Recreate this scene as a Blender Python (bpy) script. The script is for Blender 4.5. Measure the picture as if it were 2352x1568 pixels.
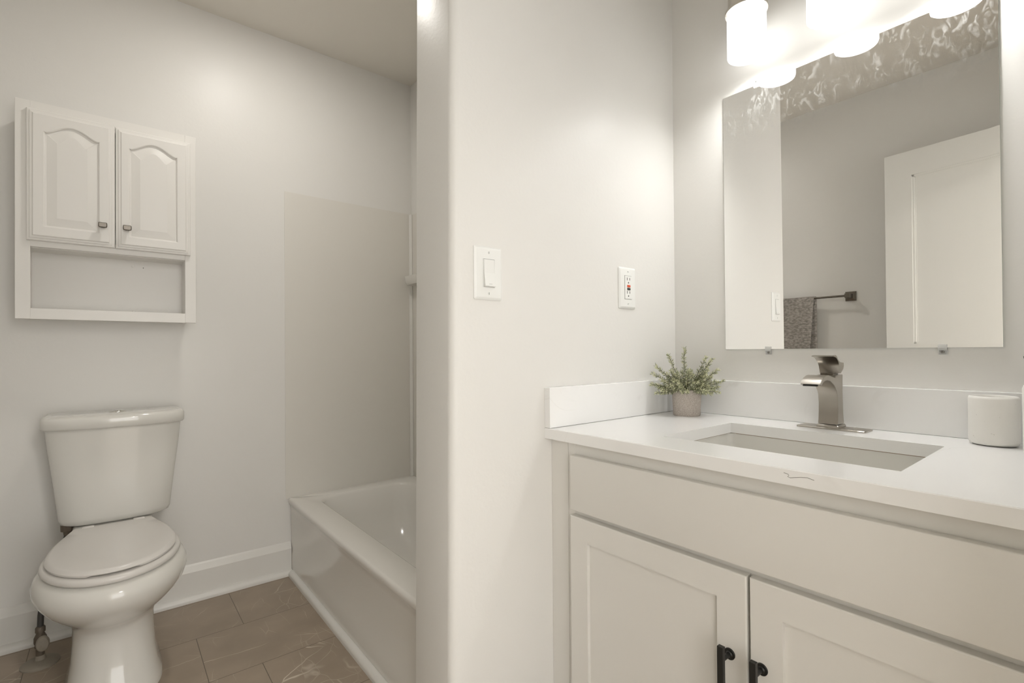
import bpy, bmesh, math, random
from mathutils import Vector, Matrix
random.seed(7)
for o in list(bpy.data.objects): bpy.data.objects.remove(o)
C = bpy.context.scene.collection
S = bpy.context.scene
# ------------------------------------------------------------------ camera
F, YAW, PITCH, ROLL, H = 1131.0, .6814, .0074, -.0077, 1.0236
cyw, syw = math.cos(YAW), math.sin(YAW); cp, sp = math.cos(PITCH), math.sin(PITCH); cr, sr = math.cos(ROLL), math.sin(ROLL)
fwd = Vector((syw*cp, cyw*cp, sp)); right = Vector((cyw, -syw, 0)); up = right.cross(fwd)
r2 = cr*right + sr*up; u2 = -sr*right + cr*up
cam_d = bpy.data.cameras.new('camera'); cam = bpy.data.objects.new('camera', cam_d); C.objects.link(cam)
cam_d.sensor_width = 36; cam_d.lens = 36*F/2352; cam_d.shift_y = 14.86/2352; cam_d.clip_start = .01
cam.matrix_world = Matrix(((r2.x,u2.x,-fwd.x,0),(r2.y,u2.y,-fwd.y,0),(r2.z,u2.z,-fwd.z,H),(0,0,0,1)))
S.camera = cam
# ------------------------------------------------------------------ world, exposure, room lights
w = bpy.data.worlds.new('world'); S.world = w; w.use_nodes = True
w.node_tree.nodes['Background'].inputs[0].default_value = (1, .985, .96, 1)
w.node_tree.nodes['Background'].inputs[1].default_value = 4.2
S.view_settings.view_transform = 'Standard'; S.view_settings.look = 'None'
S.view_settings.exposure = 0.0; S.view_settings.gamma = 1.0; S.view_settings.use_curve_mapping = False
BULB_E = 130       # bulbs seen from below inside the open shades
SHADE_E = 2.2      # vanity lamp shades
CAN_E = 138        # recessed ceiling light above the toilet
HALL_E = 120       # hallway ceiling light behind the camera
WARM = (1.0, .965, .91, 1)
LAMPC = (1.0, 1.0, .995, 1)
# ------------------------------------------------------------------ materials
def mat(name, col, rough=.5, metal=0, spec=.5, coat=0):
    m = bpy.data.materials.new(name); m.use_nodes = True
    b = m.node_tree.nodes['Principled BSDF']
    b.inputs['Base Color'].default_value = (*col, 1); b.inputs['Roughness'].default_value = rough
    b.inputs['Metallic'].default_value = metal; b.inputs['Specular IOR Level'].default_value = spec
    b.inputs['Coat Weight'].default_value = coat; b.inputs['Coat Roughness'].default_value = .08
    return m
def nd(m, t, **kw):
    n = m.node_tree.nodes.new(t)
    for k, v in kw.items(): setattr(n, k, v)
    return n
def lk(m, a, b): m.node_tree.links.new(a, b)
def bsdf(m): return m.node_tree.nodes['Principled BSDF']
def objco(m):
    g = nd(m, 'ShaderNodeNewGeometry'); return g.outputs['Position']
def bump(m, scale, strength, dist=.001, detail=2):
    n = nd(m, 'ShaderNodeTexNoise'); n.inputs['Scale'].default_value = scale; n.inputs['Detail'].default_value = detail
    lk(m, objco(m), n.inputs['Vector'])
    b = nd(m, 'ShaderNodeBump'); b.inputs['Strength'].default_value = strength; b.inputs['Distance'].default_value = dist
    lk(m, n.outputs['Fac'], b.inputs['Height']); lk(m, b.outputs[0], bsdf(m).inputs['Normal'])
def ramp(m, src, p0, p1, c0, c1):
    r = nd(m, 'ShaderNodeValToRGB'); e = r.color_ramp.elements
    e[0].position = p0; e[1].position = p1; e[0].color = (*c0, 1); e[1].color = (*c1, 1)
    lk(m, src, r.inputs['Fac']); return r.outputs['Color']
def mth(m, op, a, b=None, c=None):
    n = nd(m, 'ShaderNodeMath', operation=op)
    for i, v in enumerate((a, b, c)):
        if v is None: continue
        if isinstance(v, (int, float)): n.inputs[i].default_value = v
        else: lk(m, v, n.inputs[i])
    return n.outputs[0]
def mixc(m, fac, a, b):
    n = nd(m, 'ShaderNodeMix', data_type='RGBA')
    if isinstance(fac, (int, float)): n.inputs[0].default_value = fac
    else: lk(m, fac, n.inputs[0])
    for i, v in ((6, a), (7, b)):
        if isinstance(v, tuple): n.inputs[i].default_value = (*v[:3], 1)
        else: lk(m, v, n.inputs[i])
    return n.outputs[2]
M = {}
M['wall'] = mat('wall_paint', (.81, .795, .76), .38, spec=.32); bump(M['wall'], 90, .22, .0012)
M['ceil'] = mat('ceiling_paint', (.84, .805, .74), .6); bump(M['ceil'], 60, .15)
M['trim'] = mat('trim_paint', (.80, .785, .745), .3); bump(M['trim'], 40, .05)
M['cab'] = mat('vanity_paint', (.78, .76, .715), .38); bump(M['cab'], 70, .05)
M['wcab'] = mat('wall_cabinet_paint', (.86, .84, .80), .35); bump(M['wcab'], 50, .08)
M['door'] = mat('door_paint', (.80, .79, .75), .35)
M['porc'] = mat('porcelain', (.78, .765, .72), .09, coat=.4)
M['seat'] = mat('seat_plastic', (.76, .735, .70), .25)
M['tub'] = mat('tub_enamel', (.82, .80, .755), .16, coat=.3)
M['panel'] = mat('surround_panel', (.775, .75, .695), .32); bump(M['panel'], 120, .05)
M['plate'] = mat('plate_plastic', (.86, .86, .83), .28)
M['dark'] = mat('dark_recess', (.03, .028, .025), .7)
M['red'] = mat('reset_button_red', (.75, .10, .03), .4)
M['blk'] = mat('black_metal', (.012, .012, .011), .35)
M['nick'] = mat('brushed_nickel', (.45, .42, .375), .30, metal=1); bump(M['nick'], 400, .06, .0003)
M['satin'] = mat('satin_nickel', (.74, .71, .66), .38, metal=1)
M['nickd'] = mat('pewter_nickel', (.19, .17, .145), .26, metal=1)
M['chrome'] = mat('chrome', (.75, .75, .73), .12, metal=1)
M['rust'] = mat('old_plated_brass', (.17, .14, .11), .5, metal=.5); bump(M['rust'], 200, .6, .002)
M['flange'] = mat('painted_flange', (.30, .265, .215), .6); bump(M['flange'], 120, .5, .002)
M['hose'] = mat('dark_hose', (.05, .045, .04), .5)
M['screw'] = mat('screw_steel', (.35, .34, .32), .3, metal=1)
M['soil'] = mat('dark_soil', (.03, .025, .018), .9)
M['clip'] = mat('clear_plastic', (.9, .9, .88), .1)
bsdf(M['clip']).inputs['Alpha'].default_value = .45
# quartz with faint veins
q = mat('white_quartz', (.82, .815, .79), .14); M['quartz'] = q
n1 = nd(q, 'ShaderNodeTexNoise'); n1.inputs['Scale'].default_value = 3.5; n1.inputs['Detail'].default_value = 5; n1.inputs['Distortion'].default_value = 1.2
lk(q, objco(q), n1.inputs['Vector'])
v = mth(q, 'ABSOLUTE', mth(q, 'SUBTRACT', n1.outputs['Fac'], .5))
veins = ramp(q, v, .0, .018, (1, 1, 1), (0, 0, 0))
n2 = nd(q, 'ShaderNodeTexNoise'); n2.inputs['Scale'].default_value = 5; lk(q, objco(q), n2.inputs['Vector'])
k = mth(q, 'MULTIPLY', veins, ramp(q, n2.outputs['Fac'], .5, .7, (0, 0, 0), (.35, .35, .35)))
lk(q, mixc(q, k, (.93, .925, .91), (.70, .68, .64)), bsdf(q).inputs['Base Color'])
M['vein'] = mat('dark_stone_vein', (.16, .15, .13), .3)
M['caulk'] = mat('stained_caulk', (.26, .17, .10), .7)
# floor tile
t = mat('floor_tile', (.2, .17, .13), .42); M['floor'] = t
sx = nd(t, 'ShaderNodeSeparateXYZ'); lk(t, objco(t), sx.inputs[0])
ry = mth(t, 'DIVIDE', mth(t, 'SUBTRACT', sx.outputs[1], 1.797), .304)
row = mth(t, 'FLOOR', ry); fy = mth(t, 'SUBTRACT', ry, row)
par = mth(t, 'ABSOLUTE', mth(t, 'MODULO', row, 2))
off = mth(t, 'ADD', mth(t, 'MULTIPLY', par, .152), .232)
rx = mth(t, 'DIVIDE', mth(t, 'SUBTRACT', sx.outputs[0], off), .61)
fx = mth(t, 'SUBTRACT', rx, mth(t, 'FLOOR', rx))
dy = mth(t, 'MULTIPLY', mth(t, 'MINIMUM', fy, mth(t, 'SUBTRACT', 1, fy)), .304)
dx = mth(t, 'MULTIPLY', mth(t, 'MINIMUM', fx, mth(t, 'SUBTRACT', 1, fx)), .61)
dmin = mth(t, 'MINIMUM', dx, dy)
grout = mth(t, 'LESS_THAN', dmin, .0011)
cloud = nd(t, 'ShaderNodeTexNoise'); cloud.inputs['Scale'].default_value = 5; cloud.inputs['Detail'].default_value = 6; lk(t, objco(t), cloud.inputs['Vector'])
base = ramp(t, cloud.outputs['Fac'], .3, .7, (.31, .25, .19), (.40, .325, .25))
# veins: cracks of a warped voronoi, shifted from tile to tile
shift = nd(t, 'ShaderNodeCombineXYZ')
lk(t, mth(t, 'MULTIPLY', mth(t, 'FLOOR', rx), 3.7), shift.inputs[0]); lk(t, mth(t, 'MULTIPLY', row, 1.9), shift.inputs[1])
va = nd(t, 'ShaderNodeVectorMath', operation='ADD'); lk(t, objco(t), va.inputs[0]); lk(t, shift.outputs[0], va.inputs[1])
warp = nd(t, 'ShaderNodeTexNoise'); warp.inputs['Scale'].default_value = 4; warp.inputs['Detail'].default_value = 3; lk(t, va.outputs[0], warp.inputs['Vector'])
wv = nd(t, 'ShaderNodeVectorMath', operation='MULTIPLY'); lk(t, warp.outputs['Color'], wv.inputs[0]); wv.inputs[1].default_value = (.13, .13, .13)
wa = nd(t, 'ShaderNodeVectorMath', operation='ADD'); lk(t, va.outputs[0], wa.inputs[0]); lk(t, wv.outputs[0], wa.inputs[1])
def vor(scale, width, stretch, amt, nscale):
    mp = nd(t, 'ShaderNodeMapping'); mp.inputs['Scale'].default_value = stretch; mp.inputs['Rotation'].default_value = (0, 0, .35); lk(t, wa.outputs[0], mp.inputs['Vector'])
    vv = nd(t, 'ShaderNodeTexVoronoi', feature='DISTANCE_TO_EDGE'); vv.inputs['Scale'].default_value = scale; lk(t, mp.outputs[0], vv.inputs['Vector'])
    l = ramp(t, vv.outputs['Distance'], 0, width, (1, 1, 1), (0, 0, 0))
    mk = nd(t, 'ShaderNodeTexNoise'); mk.inputs['Scale'].default_value = nscale; lk(t, va.outputs[0], mk.inputs['Vector'])
    return mth(t, 'MULTIPLY', l, ramp(t, mk.outputs['Fac'], .48, .66, (0, 0, 0), (amt, amt, amt)))
vsum = mth(t, 'MAXIMUM', vor(2.6, .009, (1, 2.6, 1), 1.0, 3), vor(5.5, .012, (2.4, 1, 1), .5, 5))
c1 = mixc(t, vsum, base, (.78, .72, .62))
lk(t, mixc(t, grout, c1, (.13, .105, .08)), bsdf(t).inputs['Base Color'])
bn = nd(t, 'ShaderNodeBump'); bn.inputs['Strength'].default_value = .3; bn.inputs['Distance'].default_value = .001
lk(t, mth(t, 'SUBTRACT', cloud.outputs['Fac'], grout), bn.inputs['Height']); lk(t, bn.outputs[0], bsdf(t).inputs['Normal'])
# concrete pot and speckled ceramic
def speck(name, c0, c1, scale, rough, p0=.35, p1=.65):
    m = mat(name, c0, rough); n = nd(m, 'ShaderNodeTexNoise'); n.inputs['Scale'].default_value = scale; n.inputs['Detail'].default_value = 4
    lk(m, objco(m), n.inputs['Vector']); lk(m, ramp(m, n.outputs['Fac'], p0, p1, c0, c1), bsdf(m).inputs['Base Color']); return m
M['pot'] = speck('rough_concrete', (.42, .36, .31), (.62, .57, .52), 420, .9)
M['cup'] = speck('pitted_ceramic', (.40, .34, .28), (.90, .88, .835), 130, .55, .22, .30)
# towel
tw = mat('grey_knit', (.2, .2, .2), .95); M['towel'] = tw
n = nd(tw, 'ShaderNodeTexNoise'); n.inputs['Scale'].default_value = 110; n.inputs['Detail'].default_value = 2; mpn = nd(tw, 'ShaderNodeMapping'); mpn.inputs['Scale'].default_value = (1, .55, 1)
lk(tw, objco(tw), mpn.inputs[0]); lk(tw, mpn.outputs[0], n.inputs['Vector']); lk(tw, ramp(tw, n.outputs['Fac'], .35, .68, (.21, .195, .175), (.42, .38, .345)), bsdf(tw).inputs['Base Color'])
b_ = nd(tw, 'ShaderNodeBump'); b_.inputs['Distance'].default_value = .003; lk(tw, n.outputs['Fac'], b_.inputs['Height']); lk(tw, b_.outputs[0], bsdf(tw).inputs['Normal'])
# mirror with cleaning smears near its top
mi = mat('mirror_silver', (.98, .98, .97), .0, metal=1); M['mirror'] = mi
sz = nd(mi, 'ShaderNodeSeparateXYZ'); lk(mi, objco(mi), sz.inputs[0])
mp = nd(mi, 'ShaderNodeMapping'); mp.inputs['Scale'].default_value = (1, 1, .55); lk(mi, objco(mi), mp.inputs[0])
na = nd(mi, 'ShaderNodeTexNoise'); na.inputs['Scale'].default_value = 58; na.inputs['Detail'].default_value = 6; na.inputs['Distortion'].default_value = 1.6; lk(mi, mp.outputs[0], na.inputs['Vector'])
nb = nd(mi, 'ShaderNodeTexNoise'); nb.inputs['Scale'].default_value = 9; lk(mi, objco(mi), nb.inputs['Vector'])
zz = nd(mi, 'ShaderNodeMapRange'); zz.inputs['From Min'].default_value = 1.62; zz.inputs['From Max'].default_value = 1.78; lk(mi, sz.outputs[2], zz.inputs['Value'])
sm = mth(mi, 'MULTIPLY', ramp(mi, na.outputs['Fac'], .50, .72, (0, 0, 0), (1, 1, 1)), ramp(mi, nb.outputs['Fac'], .42, .6, (0, 0, 0), (1, 1, 1)))
sm = mth(mi, 'ADD', mth(mi, 'MULTIPLY', mth(mi, 'MULTIPLY', sm, zz.outputs[0]), .30), .012)
df = nd(mi, 'ShaderNodeBsdfDiffuse'); df.inputs[0].default_value = (.8, .8, .78, 1)
mx = nd(mi, 'ShaderNodeMixShader'); lk(mi, sm, mx.inputs[0]); lk(mi, bsdf(mi).outputs[0], mx.inputs[1]); lk(mi, df.outputs[0], mx.inputs[2])
lk(mi, mx.outputs[0], mi.node_tree.nodes['Material Output'].inputs['Surface'])
M['glassedge'] = mat('mirror_edge', (.55, .60, .56), .2)
def emis(name, e, col=WARM):
    m = mat(name, (.9, .9, .88), .4); b = bsdf(m); b.inputs['Emission Color'].default_value = col; b.inputs['Emission Strength'].default_value = e; return m
M['shade'] = emis('lit_frosted_glass', SHADE_E, LAMPC)
M['bulb'] = emis('lit_bulb', BULB_E, LAMPC)
M['lens'] = emis('lit_ceiling_lens', CAN_E)
M['dome'] = emis('lit_hall_dome', HALL_E)
G3 = [mat('needle_green', (.34, .36, .22), .6), mat('needle_pale', (.74, .74, .50), .6), mat('needle_dusty', (.74, .71, .59), .7), mat('needle_deep', (.14, .16, .09), .6)]
M['twig'] = mat('plant_twig', (.13, .12, .06), .7)
# ------------------------------------------------------------------ mesh helpers (all coordinates are world coordinates)
def link(name, bm, m, parent=None, origin=None, smooth=None, kind=None, label=None, cat=None, group=None):
    me = bpy.data.meshes.new(name)
    bmesh.ops.recalc_face_normals(bm, faces=bm.faces)
    if parent is not None: org = Vector(parent['_o'])
    else:
        if origin is None:
            xs = [v.co for v in bm.verts]; origin = (sum(v.x for v in xs)/len(xs), sum(v.y for v in xs)/len(xs), min(v.z for v in xs))
        org = Vector(origin)
    bm.transform(Matrix.Translation(-org)); bm.to_mesh(me); bm.free()
    for mm in (m if isinstance(m, list) else [m]): me.materials.append(mm)
    o = bpy.data.objects.new(name, me); C.objects.link(o)
    if smooth is not None:
        me.polygons.foreach_set('use_smooth', [True]*len(me.polygons))
        try: me.set_sharp_from_angle(angle=math.radians(smooth))
        except Exception: pass
    if parent is not None: o.parent = parent; o['_o'] = tuple(org)
    else: o.location = org; o['_o'] = tuple(org)
    if kind: o['kind'] = kind
    if label: o['label'] = label
    if cat: o['category'] = cat
    if group: o['group'] = group
    return o
def thing(name, loc, label=None, cat=None, group=None, kind=None):
    o = bpy.data.objects.new(name, None); C.objects.link(o); o.location = loc; o['_o'] = tuple(loc); o.empty_display_size = .05
    if label: o['label'] = label
    if cat: o['category'] = cat
    if group: o['group'] = group
    if kind: o['kind'] = kind
    return o
def box(x0, x1, y0, y1, z0, z1, bev=0, seg=2, bm=None):
    b = bmesh.new()
    bmesh.ops.create_cube(b, size=1, matrix=Matrix.Translation(((x0+x1)/2, (y0+y1)/2, (z0+z1)/2)) @ Matrix.Diagonal((abs(x1-x0), abs(y1-y0), abs(z1-z0), 1)))
    if bev: bmesh.ops.bevel(b, geom=b.edges[:], offset=bev, segments=seg, affect='EDGES', profile=.5)
    return merge(bm, b)
def merge(bm, b):
    if bm is None: return b
    me = bpy.data.meshes.new('tmp'); b.to_mesh(me); b.free(); bm.from_mesh(me); bpy.data.meshes.remove(me); return bm
def loft(loops, cap0=True, cap1=True, closed=True, bm=None):
    b = bmesh.new(); rows = [[b.verts.new(p) for p in l] for l in loops]; n = len(rows[0])
    for a, c in zip(rows, rows[1:]):
        for i in range(n if closed else n-1):
            j = (i+1) % n
            try: b.faces.new((a[i], a[j], c[j], c[i]))
            except ValueError: pass
    if cap0: b.faces.new(rows[0])
    if cap1: b.faces.new(rows[-1])
    return merge(bm, b)
def extr(poly, vec, bm=None):
    v_ = Vector(vec); return loft([[Vector(p) for p in poly], [Vector(p)+v_ for p in poly]], bm=bm)
def lathe(c, prof, n=40, axis='z', bm=None, cap=True):
    loops = []
    for r, h in prof:
        l = []
        for i in range(n):
            a = 2*math.pi*i/n; u, v_ = r*math.cos(a), r*math.sin(a)
            l.append(Vector(c) + (Vector((u, v_, h)) if axis == 'z' else Vector((h, u, v_)) if axis == 'x' else Vector((u, h, v_))))
        loops.append(l)
    return loft(loops, cap, cap, bm=bm)
def tube(pts, r, n=10, bm=None):
    pts = [Vector(p) for p in pts]; loops = []; rr = r if isinstance(r, (list, tuple)) else [r]*len(pts)
    prev = None
    for i, p in enumerate(pts):
        d = (pts[min(i+1, len(pts)-1)] - pts[max(i-1, 0)]).normalized()
        a = prev if prev is not None else (Vector((0, 0, 1)) if abs(d.z) < .9 else Vector((1, 0, 0)))
        s = d.cross(a).normalized(); t_ = s.cross(d).normalized(); prev = t_
        loops.append([p + rr[i]*(math.cos(2*math.pi*k/n)*s + math.sin(2*math.pi*k/n)*t_) for k in range(n)])
    return loft(loops, bm=bm)
def rrect(x0, x1, y0, y1, r, z, n=6):
    out = []
    for cx_, cy_, a0 in ((x1-r, y1-r, 0), (x0+r, y1-r, 90), (x0+r, y0+r, 180), (x1-r, y0+r, 270)):
        for k in range(n+1):
            a = math.radians(a0 + 90*k/n); out.append(Vector((cx_+r*math.cos(a), cy_+r*math.sin(a), z)))
    return out
def struct(name, bm, m, smooth=None, parent=None):
    return link(name, bm, m, kind=None if parent else 'structure', smooth=smooth, parent=parent, label=None)
# ------------------------------------------------------------------ the setting
XM, YS, YT, XL, ZC = 1.4735, .943, 2.45, -.419, 2.4916
PT, XE, XA = 1.1117, .591, 1.277      # far face and end of the partition, back wall of the tub
struct('floor', box(XL-.1, 1.6, -.12, YT+.1, -.06, 0), M['floor'])
struct('floor_hall', box(-1.2, 1.9, -2.7, -.12, -.06, -.001), M['floor'])
struct('ceiling', box(XL-.1, 1.6, -.22, YT+.1, ZC, ZC+.08), M['ceil'])
struct('ceiling_hall', box(-1.2, 1.9, -2.7, -.22, ZC, ZC+.08), M['ceil'])
struct('wall_back', box(XL-.1, 1.6, YT, YT+.1, 0, ZC), M['wall'])
struct('wall_left', box(XL-.1, XL, -.12, YT, 0, ZC), M['wall'])
struct('wall_right', box(XM, XM+.12, -.12, YS, 0, ZC), M['wall'])
struct('wall_alcove', box(XA+.003, XA+.1, PT, YT, 0, ZC), M['wall'])
# partition: its room-side corner is a worn plaster bullnose, and its free end is a little out of plumb
def part_loop(z):
    e = XE + (z-1.02)*.0088; r = .02; l = []
    for k in range(7):
        a = math.radians(180+90*k/6); l.append(Vector((e+r+r*math.cos(a), YS+r+r*math.sin(a), z)))
    l += [Vector((1.593, YS, z)), Vector((1.593, PT, z))]
    for k in range(4):
        a = math.radians(90+90*k/3); l.append(Vector((e+.004+.004*math.cos(a), PT-.004+.004*math.sin(a), z)))
    return l
struct('wall_partition', loft([part_loop(z) for z in (0, .8, 1.6, ZC)]), M['wall'], 30)
# front wall with the doorway the camera stands in
fw = box(XL-.1, -.20, -.22, -.12, 0, ZC); box(.60, 1.6, -.22, -.12, 0, ZC, bm=fw); box(-.20, .60, -.22, -.12, 2.05, ZC, bm=fw)
struct('wall_front', fw, M['wall'])
tr = box(-.20, -.185, -.23, -.11, 0, 2.05); box(.585, .60, -.23, -.11, 0, 2.05, bm=tr); box(-.20, .60, -.23, -.11, 2.035, 2.05, bm=tr)
struct('trim_1', tr, M['trim'])
struct('wall_hall_right', box(1.9, 2.0, -2.7, -.22, 0, ZC), M['wall'])
hf = box(-1.3, XL-.1, -.22, -.12, 0, ZC); box(1.6, 2.0, -.22, -.12, 0, ZC, bm=hf); struct('wall_hall_front', hf, M['wall'])
struct('wall_hall_light_block', box(-1.3, -1.2, -1.5, -.22, 0, ZC), M['wall'])  # unseen part-length wall, added to limit daylight reaching the vanity fronts
# baseboards with a bevelled top and a quarter-round shoe
def bb(name, a, b, nrm):
    a = Vector(a); b = Vector(b); nrm = Vector(nrm)
    prof = [(0, 0), (.018, 0), (.018, .118), (.006, .141), (0, .147)]
    m_ = extr([a+nrm*u+Vector((0, 0, h)) for u, h in prof], b-a)
    return struct(name, m_, M['trim'])
def shoe(name, a, b, nrm, base):
    a = Vector(a); b = Vector(b); nrm = Vector(nrm)
    prof = [(base, 0), (base+.020, 0)] + [(base+.020*math.cos(math.radians(q_)), .008+.018*math.sin(math.radians(q_))) for q_ in range(0, 91, 15)]
    return struct(name, extr([a+nrm*u+Vector((0, 0, h)) for u, h in prof], b-a), M['trim'], 40)
bb('baseboard_back', (XL, YT, 0), (.644, YT, 0), (0, -1, 0))
shoe('trim_2', (XL+.018, YT, 0), (.6435, YT, 0), (0, -1, 0), .018)
bb('baseboard_left', (XL, -.12, 0), (XL, YT-.018, 0), (1, 0, 0))
shoe('trim_3', (.645, PT, 0), (.645, YT-.038, 0), (-1, 0, 0), 0)
# ------------------------------------------------------------------ door, seen in the mirror
dv = Vector((-.225, .77, 0)) - Vector((-.150, .0, 0)); dl = dv.length; du = dv.normalized(); dn = Vector((du.y, -du.x, 0))   # dn points into the room
DO = Vector((-.150, .0, 0))
def dbox(s0, s1, t0, t1, z0, z1, bev=0, bm=None):
    b = box(s0, s1, t0, t1, z0, z1, bev)
    b.transform(Matrix(((du.x, dn.x, 0, DO.x), (du.y, dn.y, 0, DO.y), (0, 0, 1, 0), (0, 0, 0, 1)))); return merge(bm, b)
door = thing('door_1', tuple(DO), kind='structure')
d = dbox(0, .115, -.035, 0, .01, 2.03); dbox(dl-.115, dl, -.035, 0, .01, 2.03, bm=d); dbox(.115, dl-.115, -.035, 0, 1.905, 2.03, bm=d); dbox(.115, dl-.115, -.035, 0, .01, .25, bm=d); dbox(.115, dl-.115, -.035, 0, .88, 1.02, bm=d)
link('door_frame', d, M['door'], door)
for z0, z1 in ((.25, .88), (1.02, 1.905)):
    d = dbox(.115, dl-.115, -.028, -.010, z0, z1)
    for a0, a1, t1 in ((0, .010, -.004), (.010, .016, -.0085)):
        dbox(.115+a0, .115+a1, -.02, t1, z0, z1, bm=d); dbox(dl-.115-a1, dl-.115-a0, -.02, t1, z0, z1, bm=d)
        dbox(.115, dl-.115, -.02, t1, z0+a0, z0+a1, bm=d); dbox(.115, dl-.115, -.02, t1, z1-a1, z1-a0, bm=d)
    link('door_panel', d, M['door'], door)
hb = lathe((0, 0, 0), [(.0, 0), (.03, 0), (.03, .006), (.011, .008), (.011, .03), (.026, .04), (.03, .052), (.02, .064), (0, .066)], 24, 'y')
hb.transform(Matrix(((du.x, dn.x, 0, DO.x), (du.y, dn.y, 0, DO.y), (0, 0, 1, 0), (0, 0, 0, 1))) @ Matrix.Translation((dl-.07, 0, .95)))
link('door_knob', hb, M['nickd'], door, smooth=40)
# ------------------------------------------------------------------ light fixtures
ct = thing('recessed_light', (.45, 1.82, ZC-.02), 'round recessed ceiling light glowing above the toilet and tub', 'ceiling light')
link('trim_ring', lathe((.45, 1.82, ZC), [(.065, -.014), (.085, -.012), (.09, 0), (.065, 0)], 40, cap=False), M['plate'], ct, smooth=40)
link('lens', lathe((.45, 1.82, ZC), [(0.001, -.016), (.04, -.015), (.064, -.012), (.064, -.001), (.001, 0)], 40), M['lens'], ct, smooth=40)
hl = thing('hall_ceiling_light', (.72, -1.45, ZC-.1), 'round dome light on the hallway ceiling outside the bathroom door', 'ceiling light')
link('fitting', lathe((.72, -1.45, ZC), [(.001, -.03), (.15, -.03), (.15, 0), (.001, 0)], 40), M['nick'], hl, smooth=40)
link('dome', lathe((.72, -1.45, ZC), [(.001, -.10), (.06, -.095), (.10, -.08), (.13, -.05), (.135, -.03), (.001, -.03)], 40), M['dome'], hl, smooth=40)
vl = thing('vanity_light', (XM, .44, 2.1), 'brushed nickel vanity light with three lit frosted glass cylinder shades above the mirror', 'wall light')
link('backplate', box(XM-.022, XM, .18, .70, 2.115, 2.215, .005), M['nick'], vl, smooth=40)
LR = .050; LX = XM-.10; LB = 1.842
for ly in (.645, .44, .235):
    a_ = link('arm', tube([(XM-.02, ly, 2.16), (XM-.06, ly, 2.165), (XM-.092, ly, 2.15), (LX, ly, 2.11), (LX, ly, 2.04)], .009, 12), M['nick'], vl, smooth=50)
    s_ = link('shade', lathe((LX, ly, LB), [(.001, .040), (LR-.006, .040), (LR-.005, .0), (LR-.001, 0), (LR, .003), (LR, .122), (LR-.002, .126), (.001, .126)], 48), M['shade'], vl, smooth=40)
    link('bulb', lathe((LX, ly, LB), [(.001, .0105), (.018, .014), (.030, .022), (.034, .030), (.032, .0395), (.001, .0396)], 32), M['bulb'], s_, smooth=60)
    link('shade_cap', lathe((LX, ly, LB), [(.001, .1265), (LR+.003, .1265), (LR+.0035, .121), (LR+.0045, .121), (LR+.0045, .129), (LR-.003, .133), (LR-.003, .165), (LR-.008, .171), (.012, .173), (.012, .22), (.001, .22)], 48), M['satin'], s_, smooth=40)
# ------------------------------------------------------------------ mirror
my0, my1, mz0, mz1, th = .1550, .7646, 1.0255, 1.8005, .005
mir = thing('wall_mirror', (XM, (my0+my1)/2, mz0), 'large frameless mirror with thin bright edge on the wall above the vanity', 'mirror')
bw, xf0 = .0135, XM-th
ro = [(my0, mz0), (my1, mz0), (my1, mz1), (my0, mz1)]; ri = [(my0+bw, mz0+bw), (my1-bw, mz0+bw), (my1-bw, mz1-bw), (my0+bw, mz1-bw)]
link('mirror_glass', loft([[(xf0, a, b) for a, b in ri], [(xf0+.00011, a, b) for a, b in ro]], cap0=True, cap1=False), M['mirror'], mir)
link('mirror_back', loft([[(xf0+.00012, a, b) for a, b in ro], [(XM, a, b) for a, b in ro]]), M['glassedge'], mir)
for (cy_, cz, dz, lab) in ((.6374, mz0, -1, 'clear plastic mirror clip under the mirror bottom edge, nearer the plant'), (.2536, mz0, -1, 'clear plastic mirror clip under the mirror bottom edge, nearer the ceramic cup'),
                           (.6621, mz1, 1, 'clear plastic mirror clip on the mirror top edge, nearer the partition corner'), (.2287, mz1, 1, 'clear plastic mirror clip on the mirror top edge, nearer the right side')):
    c_ = thing('mirror_clip', (XM, cy_, cz), lab, 'mirror clip', 'plastic clips holding the mirror')
    b = box(XM-.005, XM, cy_-.008, cy_+.008, cz+dz*.001, cz+dz*.016, .0008)
    box(XM-.0085, XM-.0055, cy_-.008, cy_+.008, cz-dz*.007, cz+dz*.006, .0008, bm=b)
    box(XM-.0085, XM-.002, cy_-.008, cy_+.008, cz+dz*.001, cz+dz*.006, .0006, bm=b)
    link('clip_body', b, M['clip'], c_)
    sc_ = link('screw', lathe((XM, cy_, cz+dz*.010), [(.001, -.0068), (.0025, -.0066), (.0036, -.0052), (.0036, -.001), (.001, -.001)], 20, 'x'), M['screw'], c_, smooth=40)
    x_ = box(XM-.0071, XM-.0066, cy_-.0018, cy_+.0018, cz+dz*.010-.0004, cz+dz*.010+.0004); box(XM-.0071, XM-.0066, cy_-.0004, cy_+.0004, cz+dz*.010-.0018, cz+dz*.010+.0018, bm=x_)
    link('screw_slot', x_, M['dark'], sc_)
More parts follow.
